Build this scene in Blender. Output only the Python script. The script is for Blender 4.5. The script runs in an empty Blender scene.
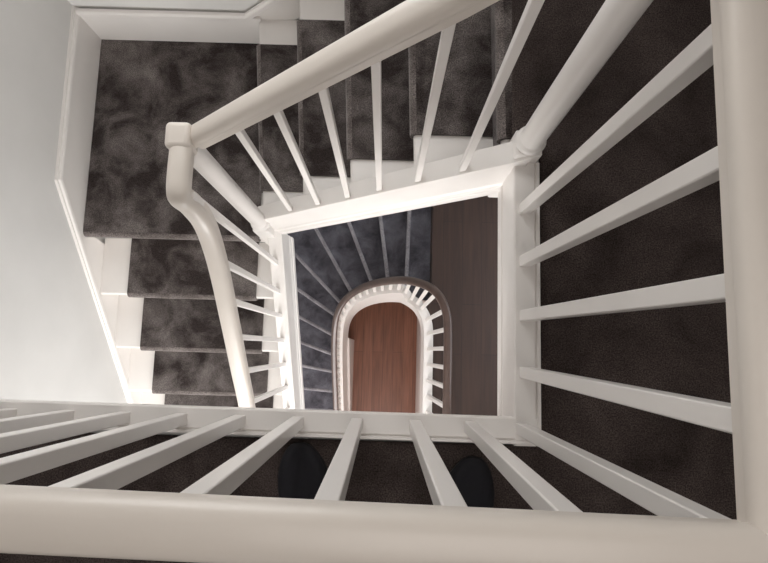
import bpy, bmesh, math, random
from mathutils import Vector, Matrix
random.seed(7)
S = bpy.context.scene
COL = S.collection

# ------------------------------------------------------------------ helpers
def new_bm():
    return bmesh.new()

def finish(name, bm, mat, parent=None, smooth=False, bevel=0.0, bseg=2, angle=40):
    bmesh.ops.recalc_face_normals(bm, faces=bm.faces[:])
    me = bpy.data.meshes.new(name)
    bm.to_mesh(me); bm.free()
    o = bpy.data.objects.new(name, me)
    COL.objects.link(o)
    me.materials.append(mat)
    if bevel:
        m = o.modifiers.new('bevel', 'BEVEL'); m.width = bevel; m.segments = bseg
        m.limit_method = 'ANGLE'; m.angle_limit = math.radians(30)
        m.harden_normals = False
    if smooth or bevel:
        for p in me.polygons: p.use_smooth = True
        try:
            me.set_sharp_from_angle(angle=math.radians(angle))
        except Exception:
            pass
    if parent is not None:
        o.parent = parent
        o.matrix_parent_inverse = Matrix.Translation(parent.location).inverted()
    return o

def thing(name, label, cat, loc=(0, 0, 0), group=None):
    o = bpy.data.objects.new(name, None)
    o.empty_display_size = 0.1
    o.location = loc
    COL.objects.link(o)
    o['label'] = label; o['category'] = cat
    if group: o['group'] = group
    return o

def tag(o, label, cat, group=None):
    o['label'] = label; o['category'] = cat
    if group: o['group'] = group
    return o

def struct(o):
    o['kind'] = 'structure'
    return o

def box(bm, x0, x1, y0, y1, z0, z1):
    vs = [bm.verts.new((x, y, z)) for z in (z0, z1) for x, y in ((x0, y0), (x1, y0), (x1, y1), (x0, y1))]
    for f in ((3, 2, 1, 0), (4, 5, 6, 7), (0, 1, 5, 4), (1, 2, 6, 5), (2, 3, 7, 6), (3, 0, 4, 7)):
        bm.faces.new([vs[i] for i in f])

def extrude_poly(bm, pts, fn0, fn1):
    """closed polygon of 2-D points, capped, between two placements"""
    a = [bm.verts.new(fn0(*p)) for p in pts]
    b = [bm.verts.new(fn1(*p)) for p in pts]
    n = len(pts)
    bm.faces.new(a[::-1]); bm.faces.new(b)
    for i in range(n):
        bm.faces.new((a[i], a[(i + 1) % n], b[(i + 1) % n], b[i]))

def prism_xz(bm, pts, y0, y1):
    extrude_poly(bm, pts, lambda x, z: (x, y0, z), lambda x, z: (x, y1, z))

def prism_yz(bm, pts, x0, x1):
    extrude_poly(bm, pts, lambda y, z: (x0, y, z), lambda y, z: (x1, y, z))

def prism_xy(bm, pts, z0, z1):
    extrude_poly(bm, pts, lambda x, y: (x, y, z0), lambda x, y: (x, y, z1))

def catmull(pts, n=8):
    pts = [Vector(p) for p in pts]
    out = []
    for i in range(len(pts) - 1):
        p0 = pts[max(i - 1, 0)]; p1 = pts[i]; p2 = pts[i + 1]; p3 = pts[min(i + 2, len(pts) - 1)]
        for k in range(n):
            t = k / n
            out.append(0.5 * ((2 * p1) + (p2 - p0) * t + (2 * p0 - 5 * p1 + 4 * p2 - p3) * t * t + (3 * p1 - p0 - 3 * p2 + p3) * t ** 3))
    out.append(pts[-1])
    return out

def sweep(bm, path, prof, side=None, plumb=False):
    """profile (s, h) swept along path; side = fixed horizontal side vector; plumb keeps h vertical"""
    path = [Vector(p) for p in path]
    rings = []
    for i, p in enumerate(path):
        t = (path[min(i + 1, len(path) - 1)] - path[max(i - 1, 0)]).normalized()
        s = Vector(side) if side is not None else t.cross(Vector((0, 0, 1))).normalized()
        u = Vector((0, 0, 1)) if plumb else s.cross(t).normalized()
        rings.append([bm.verts.new(p + s * a + u * b) for a, b in prof])
    n = len(prof)
    for a, b in zip(rings[:-1], rings[1:]):
        for i in range(n):
            bm.faces.new((a[i], a[(i + 1) % n], b[(i + 1) % n], b[i]))
    bm.faces.new(rings[0][::-1]); bm.faces.new(rings[-1])

def lathe(bm, cx, cy, prof, seg=28):
    rings = [[bm.verts.new((cx + r * math.cos(2 * math.pi * k / seg), cy + r * math.sin(2 * math.pi * k / seg), z))
              for k in range(seg)] for r, z in prof]
    for a, b in zip(rings[:-1], rings[1:]):
        for k in range(seg):
            bm.faces.new((a[k], a[(k + 1) % seg], b[(k + 1) % seg], b[k]))
    bm.faces.new(rings[0][::-1]); bm.faces.new(rings[-1])

def rail_profile(w, h, n=12):
    """rounded top over a flat-sided strip"""
    a = w / 2
    p = [(-a * .8, -h * .5), (a * .8, -h * .5), (a * .84, -h * .47), (a * .84, -h * .12), (a * .97, -h * .05)]
    for k in range(n + 1):
        t = math.pi * k / n
        c, s = math.cos(t), math.sin(t)
        p.append((a * math.copysign(abs(c) ** .75, c), h * .04 + h * .46 * abs(s) ** .8))
    p += [(-a * .97, -h * .05), (-a * .84, -h * .12), (-a * .84, -h * .47)]
    return p

def bar(name, parent, mat, b, t, w=.03, axis=None):
    """square baluster from base point b to top point t"""
    bm = new_bm()
    b = Vector(b); t = Vector(t)
    ax = Vector(axis).normalized() if axis else Vector((1, 0, 0))
    ay = Vector((0, 0, 1)).cross(ax)
    h = w / 2
    lo = [bm.verts.new(b + ax * sx * h + ay * sy * h) for sx, sy in ((-1, -1), (1, -1), (1, 1), (-1, 1))]
    hi = [bm.verts.new(t + ax * sx * h + ay * sy * h) for sx, sy in ((-1, -1), (1, -1), (1, 1), (-1, 1))]
    bm.faces.new(lo[::-1]); bm.faces.new(hi)
    for i in range(4):
        bm.faces.new((lo[i], lo[(i + 1) % 4], hi[(i + 1) % 4], hi[i]))
    return finish(name, bm, mat, parent, bevel=.0025, bseg=2)

# ------------------------------------------------------------------ materials
def nodes(name):
    m = bpy.data.materials.new(name); m.use_nodes = True
    nt = m.node_tree
    return m, nt, nt.nodes['Principled BSDF']

def paint(name, col, rough=.35, var=.03, bump=.05, scale=9, coat=0.0):
    m, nt, b = nodes(name)
    tc = nt.nodes.new('ShaderNodeTexCoord')
    nz = nt.nodes.new('ShaderNodeTexNoise'); nz.inputs['Scale'].default_value = scale; nz.inputs['Detail'].default_value = 5
    nt.links.new(tc.outputs['Object'], nz.inputs['Vector'])
    cr = nt.nodes.new('ShaderNodeValToRGB')
    cr.color_ramp.elements[0].position = .3; cr.color_ramp.elements[1].position = .7
    cr.color_ramp.elements[0].color = (*[c * (1 - var) for c in col], 1)
    cr.color_ramp.elements[1].color = (*[min(1, c * (1 + var)) for c in col], 1)
    nt.links.new(nz.outputs['Fac'], cr.inputs['Fac'])
    nt.links.new(cr.outputs['Color'], b.inputs['Base Color'])
    b.inputs['Roughness'].default_value = rough
    if coat:
        b.inputs['Coat Weight'].default_value = coat; b.inputs['Coat Roughness'].default_value = .2
    n2 = nt.nodes.new('ShaderNodeTexNoise'); n2.inputs['Scale'].default_value = 140
    nt.links.new(tc.outputs['Object'], n2.inputs['Vector'])
    bp = nt.nodes.new('ShaderNodeBump'); bp.inputs['Strength'].default_value = bump; bp.inputs['Distance'].default_value = .002
    nt.links.new(n2.outputs['Fac'], bp.inputs['Height'])
    nt.links.new(bp.outputs['Normal'], b.inputs['Normal'])
    return m

def carpet(name, dark, light, pscale=5.0, lo=.38, hi=.68, sheen=.5, tint=(1, .96, .95)):
    """cut pile carpet: brushed patches of pile, fine yarn grain, velvet sheen"""
    m, nt, b = nodes(name)
    N, L = nt.nodes, nt.links
    tc = N.new('ShaderNodeTexCoord')
    n1 = N.new('ShaderNodeTexNoise'); n1.inputs['Scale'].default_value = pscale
    n1.inputs['Detail'].default_value = 6; n1.inputs['Roughness'].default_value = .6; n1.inputs['Distortion'].default_value = .35
    L.new(tc.outputs['Object'], n1.inputs['Vector'])
    n2 = N.new('ShaderNodeTexNoise'); n2.inputs['Scale'].default_value = 260; n2.inputs['Detail'].default_value = 3
    L.new(tc.outputs['Object'], n2.inputs['Vector'])
    mr = N.new('ShaderNodeMapRange'); mr.inputs['From Min'].default_value = lo; mr.inputs['From Max'].default_value = hi
    L.new(n1.outputs['Fac'], mr.inputs['Value'])
    mx = N.new('ShaderNodeMix'); mx.data_type = 'RGBA'
    mx.inputs[6].default_value = (*dark, 1); mx.inputs[7].default_value = (*light, 1)
    L.new(mr.outputs['Result'], mx.inputs[0])
    m2 = N.new('ShaderNodeMapRange'); m2.inputs['From Min'].default_value = .3; m2.inputs['From Max'].default_value = .7
    m2.inputs['To Min'].default_value = .35; m2.inputs['To Max'].default_value = 1.65
    L.new(n2.outputs['Fac'], m2.inputs['Value'])
    mm = N.new('ShaderNodeMix'); mm.data_type = 'RGBA'; mm.blend_type = 'MULTIPLY'; mm.inputs[0].default_value = 1
    L.new(mx.outputs[2], mm.inputs[6]); L.new(m2.outputs['Result'], mm.inputs[7])
    L.new(mm.outputs[2], b.inputs['Base Color'])
    b.inputs['Roughness'].default_value = .95
    b.inputs['Specular IOR Level'].default_value = .05
    b.inputs['Sheen Weight'].default_value = sheen
    b.inputs['Sheen Roughness'].default_value = .35
    b.inputs['Sheen Tint'].default_value = (*tint, 1)
    bp = N.new('ShaderNodeBump'); bp.inputs['Strength'].default_value = .5; bp.inputs['Distance'].default_value = .004
    L.new(n2.outputs['Fac'], bp.inputs['Height']); L.new(bp.outputs['Normal'], b.inputs['Normal'])
    return m

def wood(name, c1, c2, seam, width=.14, length=1.6, rough=.3):
    """floor boards running along Y"""
    m, nt, b = nodes(name)
    N, L = nt.nodes, nt.links
    tc = N.new('ShaderNodeTexCoord')
    mp = N.new('ShaderNodeMapping'); mp.inputs['Rotation'].default_value = (0, 0, math.pi / 2)
    L.new(tc.outputs['Object'], mp.inputs['Vector'])
    br = N.new('ShaderNodeTexBrick')
    br.inputs['Scale'].default_value = 1; br.inputs['Brick Width'].default_value = length; br.inputs['Row Height'].default_value = width
    br.inputs['Mortar Size'].default_value = .002; br.inputs['Color1'].default_value = (*c1, 1)
    br.inputs['Color2'].default_value = (*c2, 1); br.inputs['Mortar'].default_value = (*seam, 1)
    br.offset = .37
    L.new(mp.outputs['Vector'], br.inputs['Vector'])
    m2 = N.new('ShaderNodeMapping'); m2.inputs['Scale'].default_value = (26, 1.6, 1)
    L.new(tc.outputs['Object'], m2.inputs['Vector'])
    nz = N.new('ShaderNodeTexNoise'); nz.inputs['Scale'].default_value = 1.5; nz.inputs['Detail'].default_value = 6; nz.inputs['Distortion'].default_value = .5
    L.new(m2.outputs['Vector'], nz.inputs['Vector'])
    mr = N.new('ShaderNodeMapRange'); mr.inputs['From Min'].default_value = .3; mr.inputs['From Max'].default_value = .7
    mr.inputs['To Min'].default_value = .75; mr.inputs['To Max'].default_value = 1.25
    L.new(nz.outputs['Fac'], mr.inputs['Value'])
    mm = N.new('ShaderNodeMix'); mm.data_type = 'RGBA'; mm.blend_type = 'MULTIPLY'; mm.inputs[0].default_value = 1
    L.new(br.outputs['Color'], mm.inputs[6]); L.new(mr.outputs['Result'], mm.inputs[7])
    L.new(mm.outputs[2], b.inputs['Base Color'])
    b.inputs['Roughness'].default_value = rough
    return m

WHITE = paint('white_gloss_paint', (.81, .778, .752), .32, .015, .04)
CREAM = paint('cream_gloss_paint', (.70, .645, .59), .33, .02, .04)
WALL = paint('grey_wall_paint', (.70, .69, .675), .8, .05, .12, 2.6)
CEIL = paint('white_ceiling_paint', (.8, .8, .79), .85, .02, .1, 3)
HALL = paint('pale_hall_paint', (.74, .68, .65), .6, .03, .08, 3)
CARPET_STAIR = carpet('stair_carpet', (.038, .030, .0285), (.190, .168, .161), 5.5, .40, .70, .3)
CARPET_SHEEN_WEAR = carpet('stair_carpet_sheen_wear_edge', (.10, .085, .08), (.20, .175, .168), 9.0, .38, .70, .4)  # pale front edge: velvet sheen and some wear put into the colour
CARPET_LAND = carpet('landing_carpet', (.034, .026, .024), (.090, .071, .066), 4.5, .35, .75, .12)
CARPET_LOW = carpet('lower_stair_carpet', (.060, .057, .068), (.21, .21, .245), 6.0, .34, .76, .3, (.9, .93, 1))
CARPET_LOW_SHEEN_WEAR = carpet('lower_stair_carpet_sheen_wear_edge', (.26, .25, .27), (.42, .41, .44), 9.0, .38, .70, .4, (.9, .93, 1))  # highlight along the lower noses painted in, together with wear
WOOD_DARK = wood('dark_floor_boards', (.033, .0155, .0105), (.043, .021, .0145), (.018, .010, .008), .16, 1.1, .5)
WOOD_RED = wood('reddish_floor_boards', (.20, .080, .048), (.25, .105, .065), (.10, .04, .025), .135, 4.6, .28)
MAHOG = paint('dark_brown_varnish', (.075, .045, .036), .28, .15, .03, 20, .3)
# nearly black shoes
SHOE = paint('dark_navy_canvas', (.0025, .002, .005), .9, .2, .2, 40)
SOLE = paint('black_rubber', (.006, .006, .007), .6, .1, .1, 40)
m_, nt_, b_ = nodes('clear_window_glass')
b_.inputs['Transmission Weight'].default_value = 1; b_.inputs['Roughness'].default_value = .02
GLASS = m_

# ------------------------------------------------------------------ camera
f_px, H = 560.0, 1.6
def cdir(u, v): return Vector(((u - 384) / f_px, -(v - 281.5) / f_px, -1))
zc = -cdir(383, 352).normalized()
yc = cdir(506, -4110); yc = (yc - zc * yc.dot(zc)).normalized()
xc = yc.cross(zc)
cam = bpy.data.cameras.new('camera')
cam.sensor_fit = 'HORIZONTAL'; cam.sensor_width = 36; cam.lens = f_px * 36 / 768
cam.clip_start = .02
co = bpy.data.objects.new('camera', cam); COL.objects.link(co)
R = Matrix((xc, yc, zc)).to_4x4()
co.matrix_world = Matrix.Translation((0, 0, H)) @ R
S.camera = co

# ------------------------------------------------------------------ levels
XL, XR, YB, YF = -1.445, 2.2, 1.512, -2.2         # wall faces
ZT, Z1, Z2 = 2.6, -3.0, -6.0                      # ceiling, first floor below, hall floor
R_ = .2                                           # riser
WX, WY = .367, -.168                              # landing edges of the well
NX = [-.55, -.345, -.14, .085, .336]              # nosings of the upper flight
NY = [.515, .25, -.016, -.257, -.50, -.75, -1.0, -1.25, -1.5, -1.75]   # nosings of the left flight
ZQ = -1.0                                         # quarter landing

# ------------------------------------------------------------------ walls, ceiling, floors
T = .12
bm = new_bm(); box(bm, XL - T, XL, YF - T, YB + T, Z2 - .2, ZT); struct(finish('wall_left', bm, WALL))
bm = new_bm()
wx0, wx1, wz0, wz1 = -1.2, -.1, .1, 1.75
box(bm, XL, wx0, YB, YB + T, Z2 - .2, ZT); box(bm, wx1, XR, YB, YB + T, Z2 - .2, ZT)
box(bm, wx0, wx1, YB, YB + T, Z2 - .2, wz0); box(bm, wx0, wx1, YB, YB + T, wz1, ZT)
bmesh.ops.remove_doubles(bm, verts=bm.verts[:], dist=1e-5)
struct(finish('wall_back', bm, WALL))
bm = new_bm(); box(bm, XR, XR + T, YF - T, YB + T, Z2 - .2, ZT); struct(finish('wall_right', bm, WALL))
bm = new_bm(); box(bm, XL, XR, YF - T, YF, Z2 - .2, ZT); struct(finish('wall_front', bm, WALL))
bm = new_bm(); box(bm, XL - T, XR + T, YF - T, YB + T, ZT, ZT + .1); struct(finish('ceiling', bm, CEIL))
# daylight window above the quarter landing, unseen, added as a light source
bm = new_bm()
for a in ((wx0, wx0 + .05, wz0, wz1), (wx1 - .05, wx1, wz0, wz1), (wx0 + .05, wx1 - .05, wz0, wz0 + .05), (wx0 + .05, wx1 - .05, wz1 - .05, wz1),
          (-.67, -.63, wz0 + .05, wz1 - .05)):
    box(bm, a[0], a[1], YB + .05, YB + .1, a[2], a[3])
w1 = struct(finish('added_window_1', bm, WHITE, bevel=.004))
bm = new_bm(); box(bm, wx0 + .05, wx1 - .05, YB + .072, YB + .078, wz0 + .05, wz1 - .05)
finish('pane', bm, GLASS, w1)

# landing slab, its fascias round the well
bm = new_bm()
prism_xy(bm, [(XL, YF), (XR, YF), (XR, YB), (.366, YB), (.366, .64), (.387, .6), (.387, WY - .05), (XL, WY - .05)], -.2, -.008)
struct(finish('floor', bm, CEIL))
def fascia_profile(d):
    # (outwards into the well, height)
    return [(-.02, 0), (0, 0), (0, -d * .62), (-.003, -d * .64), (-.003, -d * .68), (.002, -d * .7), (.002, -d * .95), (0, -d), (-.02, -d)]
bm = new_bm(); prism_xz(bm, [(WX - a, z - .004) for a, z in fascia_profile(.205)], WY - .035, .555); struct(finish('trim_1', bm, WHITE))
bm = new_bm(); prism_yz(bm, [(WY - .042 + a, z - .004) for a, z in fascia_profile(.205)], XL + .002, WX + .02); struct(finish('trim_2', bm, WHITE))

# landing carpet
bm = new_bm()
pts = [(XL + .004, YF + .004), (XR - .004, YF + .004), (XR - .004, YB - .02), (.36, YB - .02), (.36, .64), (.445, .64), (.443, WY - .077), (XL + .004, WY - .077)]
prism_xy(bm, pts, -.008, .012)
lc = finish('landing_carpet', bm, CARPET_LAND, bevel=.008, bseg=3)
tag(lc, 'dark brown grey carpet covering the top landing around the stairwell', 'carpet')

# floor of the storey below: dark boards
bm = new_bm()
prism_xy(bm, [(.345, -1.9), (.345, .2), (.36, .42), (.387, .5), (.387, YB), (XR, YB), (XR, YF), (XL, YF), (XL, -1.9)], Z1 - .3, Z1)
struct(finish('floor_middle', bm, WOOD_DARK))
bm = new_bm(); box(bm, XL, XR, YF, YB, Z2 - .2, Z2); struct(finish('floor_hall', bm, WOOD_RED))
bm = new_bm(); box(bm, .45, .55, YF, YB, Z2, Z1 - .3); struct(finish('wall_hall_right', bm, HALL))

# baseboards
SL = .87
def bb_top(y): return -.772 if y > .712 else -.772 - SL * (.712 - y)
bm = new_bm()
prism_yz(bm, [(YB, -1.0), (YB, -.78), (.712, -.78), (-1.75, -.78 - SL * 2.462), (-1.75, -3.0), (-1.62, -3.0), (.24, -1.5), (.5, -1.25), (.53, -1.0)], XL, XL + .016)
bbl = struct(finish('baseboard_left', bm, WHITE))
mould = [(0, -.02), (.014, -.02), (.022, -.012), (.024, 0), (.02, .01), (.012, .013), (.010, .020), (0, .022)]
bm = new_bm()
sweep(bm, [(XL, YB, -.775), (XL, .712, -.775), (XL, -1.75, -.775 - SL * 2.462)], [(-a, b) for a, b in mould], side=(-1, 0, 0))
finish('moulding', bm, WHITE, bbl, smooth=True, angle=35)
bm = new_bm()
X9 = .30
prism_xz(bm, [(XL + .016, -1.0), (XL + .016, -.78), (-.658, -.78), (X9, -.78 + .9 * (X9 + .658)), (XR, .10), (XR, 0), (.35, 0), (.3, -.1), (-.5, -.85), (-.55, -1.0)], YB - .012, YB)
prism_xz(bm, [(XL + .016, -1.0), (XL + .016, -.78), (-.60, -.78), (-.60, -1.0)], YB - .024, YB - .012)
bbb = struct(finish('baseboard_back', bm, WHITE))
bm = new_bm()
sweep(bm, [(XL + .016, YB - .012, -.775), (-.658, YB - .012, -.775), (X9, YB - .012, -.775 + .9 * (X9 + .658))], [(-a, b) for a, b in mould], side=(0, 1, 0))
finish('moulding', bm, WHITE, bbb, smooth=True, angle=35)

# ------------------------------------------------------------------ upper flight (quarter landing up to the top landing)
def nose(n0, n1, z, drop, r=.014, over=.0):
    """side profile of one step: nose at n0 (front), back at n1; n grows uphill"""
    p = [(n0 + .022, z - drop), (n0 + .022, z - .034), (n0 + .004, z - .034)]
    for k in range(7):
        a = -math.pi / 2 - math.pi * k / 6
        p.append((n0 + r + r * math.cos(a), z - .018 + r * math.sin(a) * 1.25))
    p += [(n1, z), (n1, z - drop)]
    return p
def nose_carpet(n0, n1, z, drop):
    t = .011
    p = [(n0 + .022 - t, z - drop + t), (n0 + .022 - t, z - .038), (n0 + .004, z - .044)]
    r = .022
    for k in range(9):
        a = -math.pi / 2 - math.pi * k / 8
        p.append((n0 + .010 + r * math.cos(a), z - .016 + (r + .005) * math.sin(a)))
    p += [(n1 + .012, z + t), (n1 + .012, z - drop + t)]
    return p

def sheen_wear(o, mat):
    """the rolled front edge of a step is paler: sheen and wear put into the colour"""
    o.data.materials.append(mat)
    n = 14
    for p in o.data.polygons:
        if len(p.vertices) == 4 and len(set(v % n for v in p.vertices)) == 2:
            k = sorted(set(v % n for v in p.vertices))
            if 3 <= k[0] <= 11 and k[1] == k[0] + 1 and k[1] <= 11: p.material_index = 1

def fan(bm):
    """the risers of the upper flight fan out slightly towards the wall"""
    for v in bm.verts:
        k = max(.02, .078 - .0655 * (v.co.x + .55))
        v.co.x -= k * (v.co.y - .66)

fl = thing('stair_flight', 'upper flight of five carpeted steps with white edges climbing right to the top landing', 'staircase', (0, .6, -1))
for i in range(5):
    z = -R_ * (4 - i)
    n1 = NX[i + 1] if i < 4 else NX[4] + .045
    bm = new_bm(); prism_xz(bm, nose(NX[i], n1 + .02, z - .002, R_), .60, YB - .012); fan(bm)
    st = finish('step', bm, WHITE, fl, smooth=True, angle=30)
    bm = new_bm(); prism_xz(bm, nose_carpet(NX[i], n1, z, R_), [.69, .70, .705, .725, .638][i], 1.371 if i < 4 else YB - .02); fan(bm)
    c = finish('carpet', bm, CARPET_STAIR, st, smooth=True, angle=50); sheen_wear(c, CARPET_SHEEN_WEAR)
    c['label'] = 'dark grey carpet covering the middle of the step'
# closed string on the well side: sloping board with capping, groove and bottom bead
def string_mesh(bm, a, b, side, depth, w):
    prof = [(0, 0), (w, 0), (w, -.02), (w - .012, -.024), (w - .012, -depth), (-.008, -depth), (-.014, -depth + .012),
            (-.014, -depth + .055), (-.006, -depth + .065), (-.006, -depth + .085), (0, -depth + .095)]
    sweep(bm, [a, b], prof, side=side, plumb=True)
zs = lambda x: -.03 + .9 * (x - .336) + .07
bm = new_bm(); string_mesh(bm, (-.56, .545, zs(-.56)), (.40, .545, zs(.40)), (0, 1, 0), .285, .066)
finish('string', bm, WHITE, fl, bevel=.003)

# ------------------------------------------------------------------ quarter landing
ql = thing('quarter_landing', 'square dark carpeted quarter landing in the back left corner of the stairwell', 'landing', (-1, 1, -1.2))
bm = new_bm()
prism_yz(bm, nose(NY[0], YB - .012, ZQ - .002, .2), XL + .016, -.53)
finish('platform', bm, WHITE, ql, smooth=True, angle=30)
bm = new_bm()
prism_yz(bm, nose_carpet(NY[0], YB - .026, ZQ, .03), XL + .018, -.60)
bm2 = bm
c = finish('carpet', bm, CARPET_STAIR, ql, smooth=True, angle=50); sheen_wear(c, CARPET_SHEEN_WEAR)
c['label'] = 'dark grey carpet with brushed pile'

# ------------------------------------------------------------------ left flight (down towards the viewer)
lf = thing('stair_flight', 'left flight of carpeted steps with white edges going down along the grey wall', 'staircase', (-1, 0, -3))
for k in range(1, 10):
    z = ZQ - R_ * k
    bm = new_bm(); prism_yz(bm, nose(NY[k], NY[k - 1] + .02, z - .002, R_), XL + .016, -.54)
    st = finish('step', bm, WHITE, lf, smooth=True, angle=30)
    bm = new_bm(); prism_yz(bm, nose_carpet(NY[k], NY[k - 1] + .012, z, R_), -1.288, -.645)
    c = finish('carpet', bm, CARPET_STAIR, st, smooth=True, angle=50); sheen_wear(c, CARPET_SHEEN_WEAR)
    c['label'] = 'dark grey carpet covering the middle of the step'
zl = lambda y: -1 + .77 * (y - .515) + .05
bm = new_bm(); string_mesh(bm, (-.483, .56, zl(.56)), (-.483, -1.9, zl(-1.9)), (-1, 0, 0), .30, .066)
finish('string', bm, WHITE, lf, bevel=.003)

# ------------------------------------------------------------------ newel posts
def newel(name, label, cx, cy, zb, zblock, ztop, hw, cap):
    t = thing(name, label, 'newel post', (cx, cy, zb))
    bm = new_bm()
    box(bm, cx - hw, cx + hw, cy - hw, cy + hw, zb, zblock)
    finish('base_block', bm, WHITE, t, bevel=.005)
    bm = new_bm(); r = .034
    z = zblock
    lathe(bm, cx, cy, [(r + .001, z - .004), (r + .004, z + .004), (r + .008, z + .012), (r + .009, z + .02), (r + .007, z + .027), (r + .003, z + .032), (r, z + .036)])
    finish('collar', bm, WHITE, t, smooth=True, angle=30)
    bm = new_bm()
    lathe(bm, cx, cy, [(r, z + .02), (r, z + .2), (r * .97, (z + ztop) / 2), (r * .93, ztop)])
    finish('shaft', bm, WHITE, t, smooth=True, angle=30)
    bm = new_bm()
    if cap == 'block':
        box(bm, cx - .034, cx + .034, cy - .036, cy + .036, ztop - .012, ztop + .068)
        finish('cap', bm, CREAM, t, bevel=.014, bseg=4)
    else:
        lathe(bm, cx, cy, [(r, ztop - .01), (.042, ztop), (.042, ztop + .015), (.03, ztop + .03), (.012, ztop + .036)])
        finish('cap', bm, WHITE, t, smooth=True, angle=30)
    return t
newel('newel_post', 'round white newel post on a square block at the top landing corner', .393, .592, -.34, .095, 1.12, .037, 'dome')
newel('newel_post', 'round white newel post with cream square cap beside the quarter landing', -.553, .549, -1.30, -.82, .132, .037, 'block')

# ------------------------------------------------------------------ balustrades
RP = rail_profile(.064, .056)
RS = rail_profile(.060, .056)
# upper flight
ub = thing('stair_balustrade', 'white sloping balustrade of the upper flight between the two round newel posts', 'balustrade', (-.5, .56, -.9))
slope_r = (.742 - .150) / (.063 + .52)
rz = lambda x: .150 + slope_r * (x + .52)
bm = new_bm(); sweep(bm, [(-.522, .56, rz(-.522)), (-.2, .56, rz(-.2)), (.1, .56, rz(.1)), (.375, .575, rz(.375))], RS, side=(0, -1, 0))
finish('handrail', bm, CREAM, ub, smooth=True, angle=35)
for x in (-.39, -.266, -.145, -.029, .098, .228):
    bar('baluster', ub, WHITE, (x, .565, zs(x) - .02), (x, .560, rz(x) - .02), .020)
# left flight
lb = thing('stair_balustrade', 'white sloping balustrade of the left flight with a swan neck handrail', 'balustrade', (-.52, .3, -1.1))
lp = [(.525, .168), (.46, .172), (.408, .170), (.392, .150), (.384, .085), (.352, -.015), (.262, -.142), (.095, -.312), (-.08, -.487), (-.222, -.63), (-.5, -.87), (-.9, -1.19), (-1.6, -1.75)]
path = catmull([(-.548 if i < 4 else (-.540, -.532, -.528)[i - 4] if i < 7 else -.526, y, z) for i, (y, z) in enumerate(lp)], 6)
bm = new_bm(); sweep(bm, path, RS, side=(-1, 0, 0))
hr = finish('handrail', bm, CREAM, lb, smooth=True, angle=35)
def lrz(y):
    for a, b in zip(path[:-1], path[1:]):
        if a.y >= y >= b.y and a.y > b.y:
            return a.z + (b.z - a.z) * (a.y - y) / (a.y - b.y)
    return -1
for y in (.408, .28, .166, .047, -.078, -.204, -.33, -.456, -.582, -.708, -.834, -.96, -1.086, -1.212):
    bar('baluster', lb, WHITE, (-.521, y, zl(y) - .02), (-.524, y - .008, lrz(y - .008) - .02), .021)
# right guard of the landing
gr = thing('landing_balustrade', 'white landing balustrade on the right edge of the stairwell', 'balustrade', (.4, .2, 0))
bm = new_bm()
bp = [(WX - .002, 0), (WX - .002, .026), (WX + .002, .03), (WX + .056, .03), (WX + .058, .024), (WX + .06, .024), (WX + .062, .036), (WX + .07, .036), (WX + .072, .03), (WX + .072, 0)]
prism_xz(bm, bp, WY - .076, .556)
finish('base_rail', bm, WHITE, gr)
bm = new_bm(); sweep(bm, [(.420, -.232, .985), (.419, .2, .985), (.418, .585, .985)], RP, side=(1, 0, 0))
finish('handrail', bm, CREAM, gr, smooth=True, angle=35)
for y, yt in ((.418, .408), (.266, .247), (.112, .088), (-.045, -.068)):
    bar('baluster', gr, WHITE, (.395, y, .028), (.419, yt, .97), .031)
# near guard of the landing
nry = lambda x: -.1985 - .019 * (x - .39)
gn = thing('landing_balustrade', 'white landing balustrade along the near edge, closest to the viewer', 'balustrade', (-.4, -.2, 0))
bm = new_bm()
ncy = lambda x: -.167 - .006 * (x + .3)
extrude_poly(bm, [(WX - x, z) for x, z in bp], lambda a, z: (XL + .004, ncy(XL) + a * .96, z - .0006), lambda a, z: (WX + .0715, ncy(WX) + a * .96, z - .0006))
finish('base_rail', bm, WHITE, gn)
bm = new_bm(); sweep(bm, [(XL + .002, nry(XL), .985), (-.5, nry(-.5), .985), (.2, nry(.2), .985), (.452, nry(.452), .985)], RP, side=(0, -1, 0))
finish('handrail', bm, CREAM, gn, smooth=True, angle=35)
xs = [(.384, .402), (.244, .225), (.093, .09), (-.066, -.062), (-.228, -.222), (-.387, -.38), (-.546, -.54), (-.703, -.697), (-.857, -.85), (-1.014, -1.008), (-1.17, -1.165), (-1.325, -1.32)]
for x, xt in xs:
    bar('baluster', gn, WHITE, (x, -.197, .028), (xt, nry(xt), .97), .031)

# ------------------------------------------------------------------ lower winding stair
P = [(.418, -1.9, -2.05), (.418, -.9, -2.05), (.418, -.325, -2.05), (.418, .12, -2.05), (.405, .265, -2.05), (.363, .367, -2.06), (.301, .434, -2.11), (.206, .484, -2.22), (.107, .511, -2.36),
     (-.037, .522, -2.6), (-.182, .503, -2.85), (-.316, .443, -3.1), (-.404, .337, -3.3), (-.446, .186, -3.52), (-.464, -.089, -3.8),
     (-.464, -.547, -4.2), (-.464, -1.0, -4.58), (-.464, -1.6, -5.08)]
lowpath = catmull(P, 6)
# running length and inset base line
def inset(path, d, d2=None):
    out = []
    for i, p in enumerate(path):
        t = path[min(i + 1, len(path) - 1)] - path[max(i - 1, 0)]
        n = Vector((-t.y, t.x, 0)).normalized()     # left of travel = towards the well
        # on the curve and the flight the string stands closer beneath the rail
        k = max(0, min(1, (.36 - p.x) / .2)) if d2 is not None else 0
        out.append(p + n * (d + ((d2 - d) * k if d2 is not None else 0)))
    return out
base = inset(lowpath, .05, .006)
ws = thing('winding_stair', 'lower winding stair with blue grey carpet curving down to the reddish hall floor', 'staircase', (-.8, .5, -6))
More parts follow.
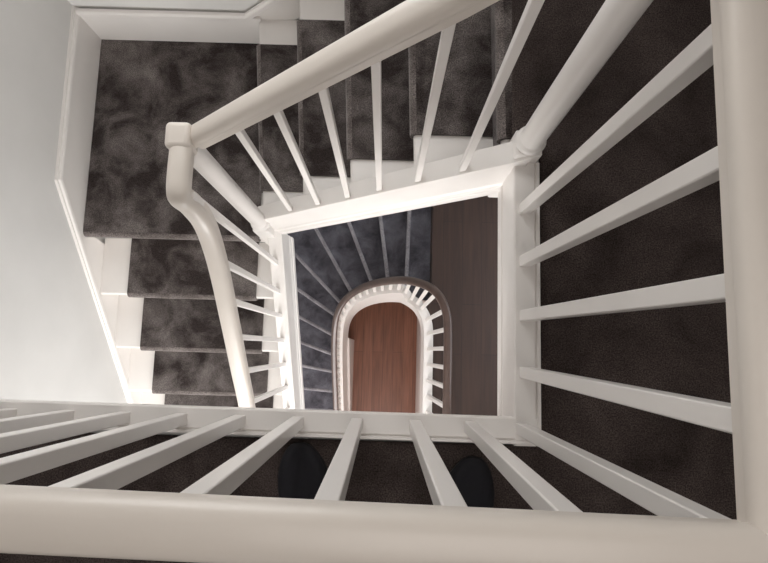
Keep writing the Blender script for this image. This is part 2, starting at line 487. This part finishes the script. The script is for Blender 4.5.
# nosing lines: inner and outer points (plan), each step front at line k, back at line k-1
LN = [((.379, 1.24), (.389, .594)), ((.212, 1.225), (.199, .597)), ((-.043, 1.222), (.046, .617)), ((-.327, 1.176), (-.102, .628)),
      ((-.651, 1.142), (-.307, .569)), ((-.93, .99), (-.446, .506)), ((-.947, .667), (-.53, .397)), ((-.933, .379), (-.571, .196)),
      ((-.939, .105), (-.582, -.016)), ((-.934, -.16), (-.581, -.218)), ((-.92, -.43), (-.579, -.453))]
for k in range(11, 15):
    y = -.453 - .24 * (k - 10)
    LN.append(((-.92, y + .005), (-.58, y)))
def hit_base(a, b):
    """where the nosing line, run inwards, meets the string"""
    a = Vector(a); b = Vector(b); d = (b - a)
    best = None
    for p, q in zip(base[:-1], base[1:]):
        e = Vector((q.x - p.x, q.y - p.y))
        den = d.x * e.y - d.y * e.x
        if abs(den) < 1e-9: continue
        w = Vector((p.x - a.x, p.y - a.y))
        t = (w.x * e.y - w.y * e.x) / den
        s = (w.x * d.y - w.y * d.x) / den
        if -.01 <= s <= 1.01 and t > .3 and (best is None or t < best): best = t
    return a + d * (best if best else 1.0)
def hit_wall(a, b):
    a = Vector(a); b = Vector(b); d = (a - b)
    ts = []
    if d.x < -1e-6: ts.append((XL + .03 - b.x) / d.x)
    if d.y > 1e-6: ts.append((YB - .03 - b.y) / d.y)
    return b + d * min(t for t in ts if t > 0)
ends = [(hit_base(a, b), hit_wall(a, b)) for a, b in LN]
ends[0] = (Vector((.387, .45)), Vector((.387, YB - .03)))
CN = Vector((XL + .03, YB - .03))
for k in range(1, 15):
    z = Z1 - R_ * k
    (bi, bo), (fi, fo) = ends[k - 1], ends[k]
    poly = [bi, fi, fo]
    if abs(fo.x - CN.x) < 1e-3 and abs(bo.y - CN.y) < 1e-3: poly.append(CN)
    poly.append(bo)
    bm = new_bm(); prism_xy(bm, [(p.x, p.y) for p in poly], z - .24, z - .012)
    st = finish('step', bm, WHITE, ws)
    # carpet: overhangs its front line a little
    d = (fo - fi).normalized(); n = Vector((d.y, -d.x))
    if n.dot(bi - fi) > 0: n = -n
    poly2 = [bi, fi + n * .012, fo + n * .012] + poly[3:]
    if k == 14: poly2[1].y = max(poly2[1].y, -1.44)
    bm = new_bm(); prism_xy(bm, [(p.x, p.y) for p in poly2], z - .03, z)
    e0 = Vector((poly2[1].x, poly2[1].y, z - .012)); e1 = Vector((poly2[2].x, poly2[2].y, z - .012))
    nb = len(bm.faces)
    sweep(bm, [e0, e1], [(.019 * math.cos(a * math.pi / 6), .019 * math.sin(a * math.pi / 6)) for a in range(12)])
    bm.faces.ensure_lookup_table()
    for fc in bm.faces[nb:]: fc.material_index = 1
    c = finish('carpet', bm, CARPET_LOW, st, smooth=True, angle=40); c.data.materials.append(CARPET_LOW_SHEEN_WEAR)
    c['label'] = 'blue grey carpet covering the step'
# inner string following the curve: low along the level floor, a tall closed string on the winding flight
rise = lambda x: max(0, min(1, (.215 - x) / .07))
bm = new_bm()
rings = []
bpath = [p for p in base if p.y > -1.75 or p.x < 0]
for i, p in enumerate(bpath):
    t = bpath[min(i + 1, len(bpath) - 1)] - bpath[max(i - 1, 0)]; t.z = 0; t.normalize()
    sd = t.cross(Vector((0, 0, 1)))
    top = p.z - .90 + .46 * rise(p.x); bot = p.z - 1.26
    rings.append([bm.verts.new((p.x + sd.x * a, p.y + sd.y * a, z)) for a, z in ((-.04, top), (.034, top), (.034, bot), (-.04, bot))])
for a, b in zip(rings[:-1], rings[1:]):
    for i in range(4): bm.faces.new((a[i], a[(i + 1) % 4], b[(i + 1) % 4], b[i]))
bm.faces.new(rings[0][::-1]); bm.faces.new(rings[-1])
finish('string', bm, WHITE, ws, smooth=True, angle=35)
sp = [p for p in base if p.x < 0 and p.y < .16 and p.y > -1.62]
bm = new_bm()
prism_yz(bm, [(sp[0].y, Z2)] + [(p.y, max(Z2 + .02, p.z - 1.24)) for p in sp] + [(sp[-1].y, Z2)], -.442, -.392)
q = finish('spandrel_panel', bm, HALL, ws); q['label'] = 'pinkish panel beneath the string'
wb = thing('winding_balustrade', 'white balustrade with dark brown curved handrail around the lower well', 'balustrade', (.4, 0, Z1))
bm = new_bm(); sweep(bm, lowpath, rail_profile(.056, .055))
q = finish('handrail', bm, MAHOG, wb, smooth=True, angle=35); q['label'] = 'dark brown varnished handrail'
acc = 0; nxt = .06
for a, b, c, d in zip(lowpath[:-1], lowpath[1:], base[:-1], base[1:]):
    seg = ((b.x - a.x) ** 2 + (b.y - a.y) ** 2) ** .5
    while acc + seg >= nxt:
        t = (nxt - acc) / seg
        top = a.lerp(b, t); bot = c.lerp(d, t)
        tdir = (b - a); tdir.z = 0
        if -1.0 < top.y:
            bar('baluster', wb, WHITE, (bot.x, bot.y, top.z - .91 + .46 * rise(bot.x)), (top.x, top.y, top.z - .015), .028, tdir)
        # close set on the winding flight, wider apart on the level part
        nxt += .125 if top.x > .36 else .066
    acc += seg

# ------------------------------------------------------------------ shoes of the photographer on the carpet
def shoe(label, cx, cy, rot, flip):
    t = thing('shoe', label, 'shoe', (cx, cy, .012), 'dark shoes on the landing carpet')
    def outline(sc, n=28):
        # toe towards +y; length .28
        out = []
        for k in range(n):
            a = 2 * math.pi * k / n
            y = -.14 + .14 * math.sin(a)
            s = (y + .28) / .28
            w = .034 + .020 * math.sin(min(1, max(0, (s - .25) / .75)) * math.pi * .85)
            x = w * math.copysign(abs(math.cos(a)) ** .7, math.cos(a)) + flip * .008 * s * s
            out.append((x * sc * 1.28, y))
        return out
    M = Matrix.Translation((cx, cy, .012)) @ Matrix.Rotation(rot, 4, 'Z')
    bm = new_bm(); prism_xy(bm, outline(1.04), 0, .022)
    bmesh.ops.transform(bm, matrix=M, verts=bm.verts[:]); finish('sole', bm, SOLE, t, bevel=.006)
    bm = new_bm()
    rings = []
    for lv in range(7):
        q = lv / 6
        ring = []
        for x, y in outline(1.0):
            s = (y + .28) / .28
            top = .045 + .055 * max(0, min(1, (1 - s) * 1.6))
            sc = 1 - .62 * q ** 2.4
            yy = y * (1 - .12 * q ** 2) - (.035 * q ** 3 * (1 if s > .5 else -.2))
            ring.append(bm.verts.new((x * sc, yy, .018 + top * math.sin(q * math.pi / 2))))
        rings.append(ring)
    n = len(rings[0])
    for a, b in zip(rings[:-1], rings[1:]):
        for i in range(n): bm.faces.new((a[i], a[(i + 1) % n], b[(i + 1) % n], b[i]))
    bm.faces.new(rings[-1]); bm.faces.new(rings[0][::-1])
    bmesh.ops.transform(bm, matrix=M, verts=bm.verts[:]); finish('upper', bm, SHOE, t, smooth=True, angle=60)
    return t
shoe('dark navy shoe on the carpet behind the near balusters, the left one of the pair', -.215, -.25, math.radians(8), -1)
shoe('dark navy shoe on the carpet behind the near balusters, the right one of the pair', .25, -.275, math.radians(-8), 1)

# ------------------------------------------------------------------ light
def area(name, loc, target, sx, sy, energy, col):
    l = bpy.data.lights.new(name, 'AREA'); l.shape = 'RECTANGLE'; l.size = sx; l.size_y = sy
    l.energy = energy; l.color = col
    o = bpy.data.objects.new(name, l); COL.objects.link(o)
    o.location = loc
    d = Vector(target) - Vector(loc)
    o.rotation_euler = d.to_track_quat('-Z', 'Y').to_euler()
    return o
area('window_daylight', (-.65, YB + .04, .92), (-.65, -1, .1), 1.0, 1.55, 21, (1, .985, .96))  # daylight lamp set in the added, unseen window
area('ceiling_fill', (.3, -.6, ZT - .05), (.3, -.6, 0), 1.2, 1.2, 12.5, (1, .93, .875))  # added overhead fill for rail tops and landing, no fitting modelled
area('stair_foot_window', (-.35, YF + .04, -1.15), (-.3, .6, -1.0), 1.6, 1.5, 78, (1, .985, .965))
area('middle_floor_fill', (XR - .05, .4, -1.7), (.0, .5, -3.2), 1.6, 1.6, 28, (.86, .92, 1))  # added cool fill for the storey below, no opening in that wall
area('hall_fill', (-.45, YF + .05, -4.3), (-.35, .6, -5.0), 1.5, 1.8, 62, (1, .95, .93))  # added unseen fill brightening the hall floor and lower treads, no door there

W = bpy.data.worlds.new('world'); S.world = W; W.use_nodes = True
bg = W.node_tree.nodes['Background']; bg.inputs['Color'].default_value = (.93, .96, 1, 1); bg.inputs['Strength'].default_value = .9
S.view_settings.view_transform = 'Standard'; S.view_settings.look = 'None'
S.view_settings.exposure = 0.0; S.view_settings.gamma = 1.0
S.view_settings.use_curve_mapping = False
S.cycles.max_bounces = 10; S.cycles.diffuse_bounces = 6
